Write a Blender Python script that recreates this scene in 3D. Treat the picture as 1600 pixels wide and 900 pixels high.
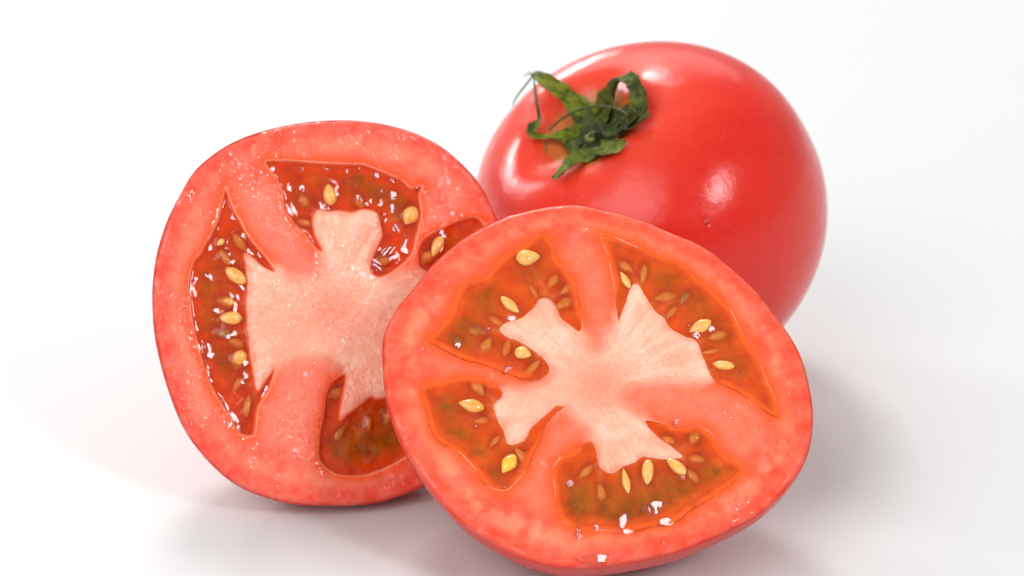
# Two tomato halves and a whole tomato on a white tabletop.  Lengths in the tables are centimetres.
import bpy, math
import numpy as np
from mathutils import Vector, Matrix

CM = 0.01
sc = bpy.context.scene
for o in list(bpy.data.objects):
    bpy.data.objects.remove(o)
COL = sc.collection

DATA = {
'cam': [-1.6071,-40.7017,22.5615],
'front': {
 'c': [-0.0007,-0.0182,3.2886],
 'x': [0.99939,-0.0349,0.0],
 'y': [0.02673,0.76558,0.64279],
 'n': [-0.02243,-0.6424,0.76604],
 'b': 3.2,
 'pw': 1.9,
 'out': [[-4.058,0.527],[-4.077,0.886],[-4.02,1.195],[-3.912,1.467],[-3.779,1.713],[-3.607,1.947],[-3.264,2.473],[-2.829,2.951],[-2.35,3.348],[-1.865,3.608],[-1.338,3.813],[-0.721,3.907],[-0.325,3.898],[0.059,3.819],[0.553,3.671],[0.972,3.509],[1.377,3.319],[1.829,3.103],[2.193,2.859],[2.591,2.507],[2.912,2.156],[3.182,1.78],[3.415,1.433],[3.634,1.062],[3.802,0.654],[3.917,0.13],[3.972,-0.428],[3.92,-0.995],[3.804,-1.379],[3.608,-1.736],[3.332,-2.092],[3.013,-2.397],[2.627,-2.651],[2.244,-2.856],[1.851,-3.047],[1.471,-3.201],[0.897,-3.358],[0.323,-3.479],[-0.249,-3.55],[-0.628,-3.545],[-1.055,-3.467],[-1.461,-3.328],[-1.812,-3.151],[-2.106,-2.971],[-2.463,-2.718],[-2.789,-2.387],[-3.108,-2.017],[-3.347,-1.667],[-3.576,-1.289],[-3.761,-0.881],[-3.913,-0.456],[-4.009,0.026]],
 'loc': {"A":[[-1.14,3.212],[-1.502,2.942],[-1.72,2.828],[-1.957,2.548],[-2.193,2.27],[-2.554,2.127],[-2.749,1.797],[-2.82,1.443],[-3.049,1.117],[-3.223,0.94],[-2.951,0.771],[-2.546,0.551],[-2.183,0.464],[-1.856,0.338],[-1.457,0.173],[-1.134,0.139],[-0.934,0.287],[-0.95,0.471],[-1.231,0.732],[-1.512,0.927],[-1.719,1.004],[-1.88,1.162],[-1.763,1.312],[-1.488,1.41],[-1.252,1.644],[-1.147,1.835],[-0.965,1.851],[-0.804,1.651],[-0.715,1.422],[-0.519,1.251],[-0.361,1.146],[-0.316,1.388],[-0.407,1.833],[-0.485,2.2],[-0.648,2.471],[-0.81,2.676],[-0.915,3.021]],"B":[[0.027,3.243],[0.556,3.042],[1.095,2.815],[1.497,2.641],[1.86,2.331],[2.184,2.009],[2.458,1.701],[2.609,1.34],[2.771,0.995],[2.956,0.64],[3.113,0.208],[3.26,-0.142],[3.311,-0.504],[3.077,-0.404],[2.728,-0.125],[2.376,0.078],[2.14,0.205],[1.965,0.624],[1.813,0.98],[1.61,1.057],[1.334,1.24],[1.215,1.453],[1.046,1.585],[0.852,1.907],[0.73,2.15],[0.609,2.107],[0.526,1.847],[0.419,1.494],[0.372,1.318],[0.309,1.668],[0.282,2.075],[0.218,2.388],[0.155,2.718],[0.066,2.993]],"C":[[-3.275,-0.08],[-2.84,0.085],[-2.449,0.183],[-2.088,0.123],[-1.844,-0.057],[-1.793,-0.186],[-1.953,-0.398],[-1.861,-0.707],[-1.737,-0.911],[-1.659,-1.167],[-1.493,-1.177],[-1.343,-1.084],[-1.195,-0.825],[-0.964,-0.601],[-0.79,-0.417],[-0.647,-0.415],[-0.787,-0.534],[-0.994,-0.834],[-1.105,-1.157],[-1.228,-1.465],[-1.327,-1.721],[-1.474,-1.925],[-1.633,-2.079],[-1.867,-2.083],[-2.106,-1.898],[-2.303,-1.611],[-2.596,-1.31],[-2.909,-1.149],[-3.085,-0.895],[-3.173,-0.509]],"D":[[-0.814,-1.623],[-0.63,-1.404],[-0.363,-1.234],[-0.141,-1.102],[-0.046,-1.254],[-0.008,-1.444],[0.087,-1.645],[0.275,-1.705],[0.461,-1.601],[0.695,-1.508],[0.812,-1.392],[1.093,-1.425],[1.362,-1.408],[1.561,-1.379],[1.327,-1.167],[1.093,-0.953],[0.893,-0.725],[0.916,-0.647],[1.164,-0.695],[1.482,-0.793],[1.87,-0.773],[2.104,-0.936],[2.218,-1.19],[2.449,-1.402],[2.703,-1.6],[2.56,-1.779],[2.325,-1.984],[2.02,-2.202],[1.671,-2.42],[1.439,-2.623],[0.896,-2.757],[0.469,-2.863],[0.088,-2.833],[-0.259,-2.864],[-0.526,-2.745],[-0.693,-2.5],[-0.77,-2.089]]},
 'core': [[-1.148,1.876],[-0.966,1.879],[-0.804,1.678],[-0.715,1.449],[-0.519,1.251],[-0.348,1.066],[-0.128,0.789],[0.112,0.793],[0.313,1.13],[0.431,1.535],[0.561,2.011],[0.73,2.177],[0.852,1.907],[1.046,1.585],[1.215,1.453],[1.334,1.24],[1.61,1.057],[1.813,0.98],[1.965,0.624],[2.117,0.297],[1.724,0.199],[1.129,0.163],[0.654,0.05],[0.441,-0.189],[0.596,-0.446],[0.869,-0.661],[1.093,-0.953],[1.327,-1.167],[1.561,-1.379],[1.093,-1.425],[0.812,-1.392],[0.695,-1.508],[0.461,-1.601],[0.275,-1.705],[0.087,-1.645],[-0.02,-1.444],[-0.046,-1.228],[-0.141,-1.102],[-0.263,-0.783],[-0.456,-0.528],[-0.647,-0.428],[-0.881,-0.574],[-1.137,-0.798],[-1.343,-1.084],[-1.659,-1.167],[-1.737,-0.911],[-1.861,-0.707],[-1.953,-0.398],[-1.793,-0.173],[-1.368,-0.036],[-1.013,0.088],[-0.897,0.248],[-0.95,0.498],[-1.231,0.732],[-1.512,0.927],[-1.719,1.004],[-1.88,1.175],[-1.488,1.41],[-1.252,1.644]],
 'seed': [[-1.373,2.695,0.466,0.345,-2.93,0,"c"],[-1.689,1.677,0.487,0.194,2.409,0.1,"c"],[-1.26,2.024,0.346,0.125,2.067,0.7,"o"],[-1.421,0.676,0.341,0.262,2.776,0.1,"c"],[-1.934,1.363,0.376,0.157,2.59,0.7,"o"],[-2.655,0.909,0.321,0.193,1.765,0.8,"g"],[0.487,2.242,0.398,0.139,-1.089,0.1,"c"],[1.359,1.59,0.365,0.138,0.931,0.5,"o"],[1.899,1.275,0.471,0.248,0.49,0,"c"],[2.086,0.785,0.361,0.106,0.17,0.3,"c"],[2.322,0.484,0.428,0.198,-0.178,0,"c"],[1.615,1.918,0.32,0.173,1.094,0.9,"g"],[-2.344,-0.417,0.502,0.259,-0.173,0.1,"y"],[-1.896,-1.107,0.32,0.111,0.939,0.3,"o"],[-1.624,-1.574,0.445,0.265,1.072,0,"Y"],[-2.157,-0.686,0.284,0.155,0.208,0.8,"o"],[-0.216,-1.689,0.391,0.158,0.839,0.35,"c"],[0.521,-1.878,0.501,0.141,-1.371,0.1,"c"],[0.917,-1.694,0.505,0.233,1.54,0,"c"],[1.431,-1.559,0.504,0.222,-0.766,0.1,"c"],[1.293,-1.027,0.284,0.165,-0.457,0.2,"o"],[1.806,-1.388,0.327,0.178,-0.173,0.7,"o"]],
 'olv': [[-2.14,1.765,0.488,0.6],[-2.423,1.154,0.437,0.8],[-2.618,0.883,0.321,0.9],[-1.305,2.393,0.321,0.5],[-2.086,1.97,0.257,0.5],[-0.947,2.812,0.193,0.2],[1.252,2.226,0.514,0.6],[1.855,1.759,0.514,0.55],[2.27,1.161,0.45,0.6],[1.493,1.822,0.321,0.5],[2.56,0.502,0.386,0.5],[-2.781,-0.502,0.386,0.8],[-2.584,-1.016,0.36,0.8],[-2.273,-1.458,0.334,0.9],[-1.968,-1.833,0.308,1.0],[-2.225,-1.138,0.231,0.5],[-0.209,-2.242,0.578,0.9],[0.315,-2.295,0.578,1.0],[0.895,-2.16,0.578,1.0],[1.476,-1.962,0.578,0.9],[2.06,-1.7,0.45,0.8],[-0.504,-1.996,0.321,0.6]],
 'juice': [[[[-1.753,1.393],[-1.524,1.396]],0.077],[[[-2.34,1.222],[-2.265,1.129],[-2.156,1.117],[-2.039,1.227]],0.077],[[[-2.653,0.869],[-2.613,0.75]],0.09],[[[-1.713,0.379],[-1.651,0.301]],0.154],[[[1.754,1.086],[1.934,1.102]],0.103],[[[2.054,1.171],[2.176,1.28]],0.077],[[[1.683,1.312],[1.695,1.299]],0.077],[[[2.641,0.332],[2.664,0.319]],0.103],[[[-2.27,-0.856],[-2.235,-0.855]],0.103],[[[-1.671,-1.992],[-1.647,-2.029]],0.116],[[[-0.551,-1.972],[-0.423,-1.907]],0.103],[[[1.399,-0.717],[1.494,-0.715]],0.129],[[[1.512,-1.785],[1.605,-1.783]],0.077],[[[0.814,-2.386],[0.965,-2.433],[1.127,-2.368],[1.37,-2.339]],0.167],[[[0.525,-2.478],[0.479,-2.665],[0.469,-2.838]],0.116],[[[0.261,-2.854],[0.607,-2.848],[0.919,-2.756]],0.064],[[[-0.373,-2.94],[-0.258,-2.901]],0.167],[[[1.104,-2.691],[1.265,-2.651],[1.45,-2.635]],0.103],[[[1.172,-3.072],[1.241,-3.046]],0.077],[[[-0.331,-3.43],[0.093,-3.385],[0.598,-3.303]],0.103],[[[-0.758,-3.376],[-0.723,-3.376]],0.077],[[[2.09,3.483],[2.115,3.484]],0.039],[[[-0.051,-2.811],[0.064,-2.784]],0.077]],
},
'left': {
 'c': [-5.1191,2.7442,3.5747],
 'x': [0.97815,0.20791,-0.0],
 'y': [-0.1008,0.47422,0.87462],
 'n': [0.18184,-0.85551,0.48481],
 'b': 2.5,
 'pw': 2.2,
 'out': [[-3.458,0.653],[-3.357,1.245],[-3.22,1.686],[-3.021,2.136],[-2.731,2.619],[-2.448,3.003],[-2.086,3.294],[-1.652,3.531],[-1.133,3.698],[-0.568,3.8],[0.07,3.845],[0.743,3.812],[1.373,3.691],[1.958,3.482],[2.446,3.189],[2.756,2.908],[3.069,2.536],[3.257,2.211],[3.369,1.905],[3.479,1.574],[3.575,1.115],[3.632,0.53],[3.598,-0.174],[3.43,-1.056],[3.134,-1.922],[2.699,-2.644],[2.13,-3.197],[1.696,-3.457],[1.17,-3.632],[0.614,-3.752],[0.033,-3.77],[-0.601,-3.708],[-1.214,-3.598],[-1.671,-3.429],[-2.119,-3.187],[-2.462,-2.882],[-2.838,-2.4],[-3.102,-1.905],[-3.283,-1.306],[-3.412,-0.673],[-3.48,-0.032]],
 'loc': {"P":[[-1.062,3.106],[-0.757,3.122],[-0.219,3.058],[0.408,2.974],[0.876,2.927],[1.281,2.744],[1.611,2.565],[1.8,2.397],[2.034,2.418],[1.959,2.179],[1.968,1.883],[1.905,1.631],[1.816,1.381],[1.723,1.094],[1.535,0.878],[1.249,0.697],[1.0,0.628],[0.831,0.731],[0.827,0.948],[0.968,1.23],[1.107,1.475],[1.087,1.668],[1.035,1.915],[0.786,1.985],[0.566,1.951],[0.316,1.996],[0.1,1.999],[-0.073,2.051],[-0.189,1.894],[-0.168,1.574],[-0.046,1.259],[-0.137,1.228],[-0.253,1.339],[-0.394,1.592],[-0.621,1.864],[-0.768,2.18],[-0.776,2.512],[-0.911,2.827]],"Q":[[-1.865,2.681],[-1.759,2.331],[-1.585,1.9],[-1.405,1.544],[-1.182,1.235],[-1.037,0.907],[-1.289,1.029],[-1.472,1.22],[-1.59,1.293],[-1.578,1.014],[-1.584,0.674],[-1.638,0.351],[-1.659,-0.024],[-1.658,-0.564],[-1.625,-1.017],[-1.594,-1.358],[-1.411,-1.137],[-1.206,-0.942],[-1.344,-1.355],[-1.556,-1.624],[-1.653,-1.877],[-1.736,-2.243],[-2.029,-2.191],[-2.207,-1.826],[-2.427,-1.383],[-2.555,-1.01],[-2.668,-0.476],[-2.744,0.068],[-2.751,0.544],[-2.756,0.77],[-2.642,1.226],[-2.463,1.425],[-2.261,1.737],[-2.07,2.064],[-1.966,2.397]],"R":[[1.807,1.164],[2.011,1.404],[2.361,1.557],[2.816,1.702],[3.111,1.667],[3.304,1.265],[3.316,0.492],[2.994,-0.123],[2.558,0.041],[2.213,0.453],[1.83,0.74],[1.772,0.936]],"S":[[0.14,-1.186],[-0.096,-1.279],[-0.267,-1.49],[-0.402,-1.992],[-0.525,-2.506],[-0.522,-2.868],[-0.222,-3.147],[0.299,-3.222],[0.842,-3.099],[1.444,-2.779],[1.949,-2.195],[2.123,-1.73],[1.631,-1.534],[0.811,-1.713],[0.613,-1.669],[0.385,-1.8],[0.132,-1.94],[-0.031,-2.063],[0.075,-1.608],[0.167,-1.302]]},
 'core': [[-0.073,2.051],[0.1,1.999],[0.566,1.951],[1.037,1.941],[1.1,1.667],[1.107,1.475],[0.968,1.23],[0.827,0.948],[0.831,0.731],[1.0,0.628],[1.245,0.659],[1.594,0.695],[1.96,0.499],[2.309,0.125],[2.673,-0.097],[2.737,-0.741],[2.151,-1.453],[1.631,-1.534],[0.811,-1.713],[0.613,-1.669],[0.385,-1.8],[0.132,-1.94],[0.048,-1.895],[0.133,-1.4],[0.084,-1.118],[-0.335,-0.88],[-0.709,-0.847],[-1.182,-0.944],[-1.411,-1.137],[-1.594,-1.358],[-1.625,-1.017],[-1.658,-0.564],[-1.659,-0.024],[-1.629,0.451],[-1.584,0.674],[-1.572,1.077],[-1.472,1.22],[-1.289,1.029],[-1.015,0.868],[-0.565,0.705],[-0.13,0.898],[-0.038,1.208],[-0.168,1.574],[-0.186,1.919]],
 'seed': [[0.173,2.364,0.432,0.279,-1.491,0.05,"c"],[1.731,1.824,0.413,0.33,0.955,0,"c"],[-0.342,2.288,0.302,0.229,-1.14,0.7,"o"],[0.756,2.205,0.329,0.205,-1.14,0.7,"o"],[1.058,1.76,0.334,0.151,0.615,0.7,"o"],[-1.824,0.921,0.522,0.276,-0.753,0.05,"c"],[-2.051,1.582,0.176,0.124,0.622,0.1,"c"],[-2.055,0.424,0.396,0.251,-0.259,0.4,"o"],[-1.985,0.091,0.446,0.275,-0.084,0,"c"],[-1.898,-0.731,0.424,0.322,1.134,0.3,"y"],[-1.989,1.3,0.374,0.175,-1.139,0.6,"o"],[-1.918,-0.403,0.322,0.2,-0.438,0.6,"o"],[-2.148,-0.196,0.297,0.175,0.091,0.7,"g"],[-1.966,-1.212,0.348,0.173,0.96,0.7,"o"],[2.207,1.171,0.464,0.229,1.038,0.1,"c"],[1.98,0.958,0.335,0.228,0.781,0.4,"c"],[0.522,-2.215,0.325,0.126,1.44,0.3,"c"],[0.938,-2.102,0.378,0.201,0.949,0.6,"o"]],
 'olv': [[-0.466,2.45,0.339,0.5],[-0.002,2.671,0.339,0.4],[0.751,2.552,0.474,0.6],[1.113,2.332,0.406,0.7],[1.534,2.044,0.406,0.7],[2.429,1.333,0.406,0.6],[-2.317,0.697,0.542,0.6],[-2.372,0.074,0.542,0.6],[-2.254,-0.687,0.474,0.6],[-2.149,1.186,0.339,0.5],[0.4,-2.43,0.677,1.0],[0.914,-2.352,0.677,1.0],[1.316,-2.137,0.542,1.0],[0.002,-2.643,0.406,0.8]],
 'juice': [[[[1.175,1.252],[1.272,1.066]],0.298],[[[0.88,0.842],[1.082,0.953]],0.23],[[[1.647,1.497],[1.568,1.208],[1.54,1.057]],0.135],[[[1.353,1.635],[1.552,1.568]],0.135],[[[1.462,2.358],[1.417,2.156]],0.122],[[[1.413,2.117],[1.378,1.889]],0.068],[[[1.061,2.721],[1.248,2.669]],0.081],[[[1.396,2.607],[1.518,2.534]],0.095],[[[1.916,2.401],[1.924,2.349]],0.081],[[[0.52,2.812],[0.61,2.818]],0.068],[[[0.793,2.856],[0.844,2.853]],0.068],[[[0.122,2.905],[0.196,2.887]],0.054],[[[-0.358,2.927],[-0.283,2.922]],0.081],[[[-0.037,2.291],[0.034,2.106],[0.165,2.02],[0.296,2.061]],0.122],[[[-0.621,2.679],[-0.604,2.46]],0.081],[[[-0.605,2.308],[-0.559,2.126],[-0.488,1.942]],0.081],[[[0.687,2.287],[0.761,2.256],[0.814,2.15]],0.068],[[[2.129,1.036],[2.171,1.199],[2.324,1.316]],0.068],[[[2.337,1.315],[2.279,1.114],[2.156,1.047]],0.054],[[[-2.2,1.594],[-2.289,1.424]],0.068],[[[-2.553,0.967],[-2.644,0.786]],0.054],[[[-1.79,2.131],[-1.739,2.0]],0.068],[[[-1.624,1.751],[-1.538,1.592]],0.068],[[[-1.357,1.376],[-1.272,1.217]],0.054],[[[-2.131,-0.285],[-2.003,-0.246],[-1.862,-0.195]],0.081],[[[-2.318,-1.405],[-2.207,-1.689],[-2.057,-1.952],[-2.026,-2.154],[-1.835,-2.234]],0.122],[[[-2.553,-0.848],[-2.458,-1.168]],0.068],[[[-1.345,-1.23],[-1.449,-1.408],[-1.576,-1.572]],0.068],[[[-1.83,-0.949],[-1.76,-1.131]],0.081],[[[-1.711,-0.734],[-1.836,-0.874]],0.068],[[[-2.681,-0.338],[-2.626,-0.555]],0.068],[[[-2.533,-0.35],[-2.425,-0.522],[-2.487,-0.667]],0.135],[[[-1.881,-1.095],[-1.867,-1.221]],0.068],[[[-0.578,-2.938],[-0.557,-2.977]],0.081],[[[-2.437,1.021],[-2.297,0.921],[-2.118,0.831]],0.081],[[[-2.007,1.099],[-1.696,0.671],[-1.639,0.616]],0.054],[[[-2.353,0.285],[-2.085,0.225]],0.068],[[[-0.388,2.61],[-0.302,2.438]],0.081],[[[2.327,1.598],[2.324,1.316]],0.054]],
},
'whole': {
 'c': [1.2473,7.7628,3.9046],
 'x': [0.63791,-0.77011,0.0],
 'y': [0.60652,0.5024,0.61623],
 'n': [-0.47456,-0.3931,0.78757],
 'p': [3.72749,3.02778,3.81937,0.023,0.00437,-0.0214,-0.00267,2.25596],
 'cal': {"sep":[["sepal",[[-0.291,0.295,2.451,0.672],[-0.607,0.353,2.599,0.554],[-0.931,0.418,2.866,0.403],[-1.246,0.454,3.109,0.336],[-1.603,0.482,3.197,0.252],[-2.036,0.557,3.073,0.134]],0.75],["sepal",[[-0.198,-0.128,2.439,0.605],[-0.387,-0.271,2.535,0.504],[-0.518,-0.416,2.681,0.319],[-0.628,-0.59,2.847,0.218],[-0.769,-0.722,2.992,0.185],[-0.919,-0.735,3.054,0.134]],0.8],["sepal",[[-0.071,0.366,2.454,0.706],[-0.041,0.658,2.651,0.571],[0.145,0.888,2.939,0.437],[0.343,1.011,3.163,0.302],[0.615,1.08,3.311,0.286],[0.852,1.072,3.307,0.336],[1.056,0.915,3.199,0.37],[1.226,0.662,3.088,0.403],[1.237,0.385,2.966,0.437],[0.879,0.208,2.715,0.403]],0.3],["sepal",[[0.122,0.258,2.449,0.672],[0.519,0.364,2.591,0.739],[0.959,0.39,2.845,0.706],[1.239,0.467,2.993,0.437],[1.355,0.541,3.035,0.134]],0.12],["sepal",[[0.369,-0.185,2.489,0.269],[0.891,-0.352,2.745,0.504],[1.174,-0.339,2.893,0.437],[1.378,-0.2,2.978,0.269],[1.445,-0.089,2.996,0.084]],0.6],["sepal",[[0.702,-0.377,2.608,0.37],[0.498,-0.541,2.615,0.37],[0.424,-0.768,2.756,0.37],[0.564,-1.114,2.988,0.336],[0.59,-1.35,3.056,0.252],[0.529,-1.496,3.061,0.151]],0.5],["sepal",[[-0.896,-0.741,3.049,0.218],[-0.924,-0.608,3.07,0.252],[-0.919,-0.461,3.067,0.202],[-0.965,-0.331,3.085,0.118],[-1.08,-0.214,3.135,0.067]],0.4]],"tub":[[[[-1.052,-0.251,3.126],[-1.219,-0.073,3.212],[-1.433,0.144,3.255],[-1.772,0.413,3.192]],0.067],[[[-1.906,0.49,3.136],[-1.83,0.3,3.196],[-1.908,0.01,3.122],[-2.019,-0.144,3.002],[-2.021,-0.266,2.93]],0.04],[[[-1.935,0.531,3.12],[-4.951,1.666,0.687],[-2.323,0.487,2.942]],0.04],[[[-0.659,-0.461,2.914],[-0.611,-0.199,2.919],[-0.467,0.052,2.931],[-0.205,0.275,2.961],[0.144,0.419,2.991],[0.634,0.459,3.096],[1.131,0.381,3.242],[1.232,0.354,3.21],[1.082,0.245,3.072],[0.478,0.189,2.679],[0.164,0.02,2.519]],0.053],[[[-0.553,-0.724,2.89],[-0.422,-0.849,2.883],[-0.289,-0.957,2.899]],0.053],[[[1.393,0.369,3.007],[1.508,0.53,3.048],[1.565,0.685,3.05]],0.08],[[[1.021,0.372,3.062],[0.617,0.33,2.779],[0.261,0.205,2.613]],0.04]],"stub":[0.071,-0.091,2.529],"mid":[0.037,0.001,2.424]},
 'drop': [[3.2894103891065236,-0.4622964817637475,1.586153980637866]],
},
}

# ------------------------------------------------------------------ camera
cd = bpy.data.cameras.new('camera'); cam = bpy.data.objects.new('camera', cd); COL.objects.link(cam)
cam.location = Vector(DATA['cam']) * CM
cam.rotation_euler = (math.radians(90 - 23), 0, 0)
cd.sensor_width = 36; cd.lens = 36 * 3780 / 1600
cd.clip_start = 0.01; cd.clip_end = 50
cd.dof.use_dof = True; cd.dof.focus_distance = 0.452; cd.dof.aperture_fstop = 18
sc.camera = cam
# ------------------------------------------------------------------ world and lamps
w = bpy.data.worlds.new('World'); sc.world = w; w.use_nodes = True
w.node_tree.nodes['Background'].inputs[0].default_value = (1.0, 1.0, 1.0, 1)
w.node_tree.nodes['Background'].inputs[1].default_value = 0.50

def area(name, loc, size, power, color=(1, 1, 1), target=(0, 2, 3), sy=None):
    l = bpy.data.lights.new(name, 'AREA'); o = bpy.data.objects.new(name, l); COL.objects.link(o)
    l.shape = 'ELLIPSE'; l.size = size; l.size_y = sy or size; l.energy = power; l.color = color
    o.location = Vector(loc) * CM
    d = Vector(target) * CM - o.location
    o.rotation_euler = d.to_track_quat('-Z', 'Y').to_euler()
    return o
LAMPS = [(-22, 78, 105), (75, -75, 85)]
area('key_window', LAMPS[0], 0.32, 6.2, (1, .99, .98))
area('left_window', (-89, 64, 38), 0.22, 3.2, sy=.24)
area('far_window', (-34, 125, 34), 0.42, 1.9, sy=.13)
area('front_window', LAMPS[1], 0.22, 5.8, sy=0.38)
area('back_fill', (-10, 150, 115), 2.0, 6.0, target=(0, 10, 0), sy=.9)  # added unseen softbox, a broad wash over the table from behind
area('front_fill', (-85, -115, 115), 1.4, 15.5)  # added fill from the camera side, brightens the cut faces

sc.view_settings.view_transform = 'Standard'; sc.view_settings.look = 'None'
sc.view_settings.gamma = 1.0; sc.view_settings.exposure = 0.0
sc.cycles.use_denoising = True
sc.cycles.max_bounces = 10; sc.cycles.transparent_max_bounces = 12
sc.cycles.sample_clamp_indirect = 6

# ------------------------------------------------------------------ helpers
def tag(o, **k):
    for a, b in k.items(): o[a] = b
    return o

def mesh_obj(name, verts, faces, mat, parent=None, cols=None, smooth=True, scale=CM):
    me = bpy.data.meshes.new(name)
    v = np.asarray(verts, np.float32) * scale
    faces = np.asarray(faces, np.int32); k = faces.shape[1]
    me.vertices.add(len(v)); me.vertices.foreach_set('co', v.ravel())
    me.loops.add(faces.size); me.loops.foreach_set('vertex_index', faces.ravel())
    me.polygons.add(len(faces))
    me.polygons.foreach_set('loop_start', np.arange(0, faces.size, k, dtype=np.int32))
    me.polygons.foreach_set('use_smooth', np.full(len(faces), smooth))
    me.update(calc_edges=True); me.validate()
    if cols is not None:
        a = me.color_attributes.new('tint', 'FLOAT_COLOR', 'POINT')
        c = np.ones((len(v), 4), np.float32); c[:, :cols.shape[1]] = cols
        a.data.foreach_set('color', c.ravel())
    me.materials.append(mat)
    o = bpy.data.objects.new(name, me); COL.objects.link(o)
    if parent: o.parent = parent
    return o

def empty(name, D):
    o = bpy.data.objects.new(name, None); COL.objects.link(o); o.empty_display_size = 0.01
    x, y, n, c = D['x'], D['y'], D['n'], D['c']
    o.matrix_world = Matrix(((x[0], y[0], n[0], c[0]*CM), (x[1], y[1], n[1], c[1]*CM), (x[2], y[2], n[2], c[2]*CM), (0, 0, 0, 1)))
    return o

def _hash(ix, iy, s):
    h = (ix.astype(np.int64) * 374761393 + iy.astype(np.int64) * 668265263 + s * 1442695041) & 0xffffffff
    h = ((h ^ (h >> 13)) * 1274126177) & 0xffffffff
    return ((h ^ (h >> 16)) & 0xffff) / 65535.0

def vnoise(x, y, s=0):
    ix = np.floor(x); iy = np.floor(y); fx = x - ix; fy = y - iy
    fx = fx*fx*fx*(fx*(fx*6-15)+10); fy = fy*fy*fy*(fy*(fy*6-15)+10)
    a = _hash(ix, iy, s); b = _hash(ix+1, iy, s); c = _hash(ix, iy+1, s); d = _hash(ix+1, iy+1, s)
    return (a*(1-fx)+b*fx)*(1-fy) + (c*(1-fx)+d*fx)*fy

def fbm(x, y, s=0, o=4):
    t = 0; a = .5; n = 0
    for i in range(o):
        cs, sn = math.cos(.7*i+.3), math.sin(.7*i+.3)
        t = t + a*vnoise((x*cs-y*sn)*2**i, (x*sn+y*cs)*2**i, s+i*17); n += a; a *= .5
    return t/n                                   # 0..1

def sstep(a, b, x):
    t = np.clip((x-a)/(b-a), 0, 1); return t*t*(3-2*t)

def mixc(a, b, t):
    return a*(1-t[:, None]) + np.asarray(b, float)*t[:, None]

def spline(P, k=4, closed=True):
    P = np.asarray(P, float); n = len(P); out = []
    for i in range(n if closed else n-1):
        if closed: p0, p1, p2, p3 = P[i-1], P[i], P[(i+1) % n], P[(i+2) % n]
        else: p0, p1, p2, p3 = P[max(i-1, 0)], P[i], P[i+1], P[min(i+2, n-1)]
        for j in range(k):
            t = j/k
            out.append(.5*((2*p1)+(-p0+p2)*t+(2*p0-5*p1+4*p2-p3)*t*t+(-p0+3*p1-3*p2+p3)*t**3))
    if not closed: out.append(P[-1])
    return np.array(out)

def sdist(px, py, poly, reach=1.0):
    """signed distance (negative inside); points farther than reach get +reach"""
    d = np.full(px.shape, reach)
    lo = poly.min(0)-reach; hi = poly.max(0)+reach
    m = (px > lo[0]) & (px < hi[0]) & (py > lo[1]) & (py < hi[1])
    x = px[m]; y = py[m]; best = np.full(x.shape, 1e9); ins = np.zeros(x.shape, bool)
    for i in range(len(poly)):
        a = poly[i-1]; b = poly[i]; e = b-a; L = e@e
        if L < 1e-12: continue
        t = np.clip(((x-a[0])*e[0]+(y-a[1])*e[1])/L, 0, 1)
        best = np.minimum(best, (x-a[0]-t*e[0])**2+(y-a[1]-t*e[1])**2)
        c = (a[1] > y) != (b[1] > y)
        if abs(e[1]) > 1e-12: ins ^= c & (x < a[0]+(y-a[1])*e[0]/e[1])
    s = np.sqrt(best); s[ins] *= -1
    d[m] = np.minimum(s, reach)
    return d

# ------------------------------------------------------------------ materials
def new_mat(name):
    m = bpy.data.materials.new(name); m.use_nodes = True
    return m, m.node_tree.nodes, m.node_tree.links, m.node_tree.nodes['Principled BSDF']

def coords(N, L, scale):
    tc = N.new('ShaderNodeTexCoord'); mp = N.new('ShaderNodeMapping')
    mp.inputs['Scale'].default_value = (scale,)*3; L.new(tc.outputs['Object'], mp.inputs[0]); return mp.outputs[0]

def noise(N, L, vec, scale, detail=3, rough=.5):
    n = N.new('ShaderNodeTexNoise'); n.inputs['Scale'].default_value = scale; n.inputs['Detail'].default_value = detail
    n.inputs['Roughness'].default_value = rough; L.new(vec, n.inputs['Vector']); return n.outputs['Fac']

def ramp(N, L, src, a, b, va=0., vb=1.):
    r = N.new('ShaderNodeMapRange'); r.inputs[1].default_value = a; r.inputs[2].default_value = b
    r.inputs[3].default_value = va; r.inputs[4].default_value = vb; L.new(src, r.inputs[0]); return r.outputs[0]

def mulm(N, L, a, b, op='MULTIPLY'):
    m = N.new('ShaderNodeMath'); m.operation = op
    for i, s in enumerate((a, b)):
        if isinstance(s, (int, float)): m.inputs[i].default_value = s
        else: L.new(s, m.inputs[i])
    return m.outputs[0]

def mixrgb(N, L, fac, a, b, mode='MIX'):
    m = N.new('ShaderNodeMix'); m.data_type = 'RGBA'; m.blend_type = mode
    if isinstance(fac, (int, float)): m.inputs[0].default_value = fac
    else: L.new(fac, m.inputs[0])
    for i, s in ((6, a), (7, b)):
        if isinstance(s, tuple): m.inputs[i].default_value = (*s, 1)
        else: L.new(s, m.inputs[i])
    return m.outputs[2]

def attr(N, name='tint'):
    a = N.new('ShaderNodeAttribute'); a.attribute_name = name; return a

def bump(N, L, h, dist, strength=1., prev=None):
    b = N.new('ShaderNodeBump'); b.inputs['Distance'].default_value = dist; b.inputs['Strength'].default_value = strength
    L.new(h, b.inputs['Height'])
    if prev: L.new(prev, b.inputs['Normal'])
    return b.outputs[0]

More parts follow.
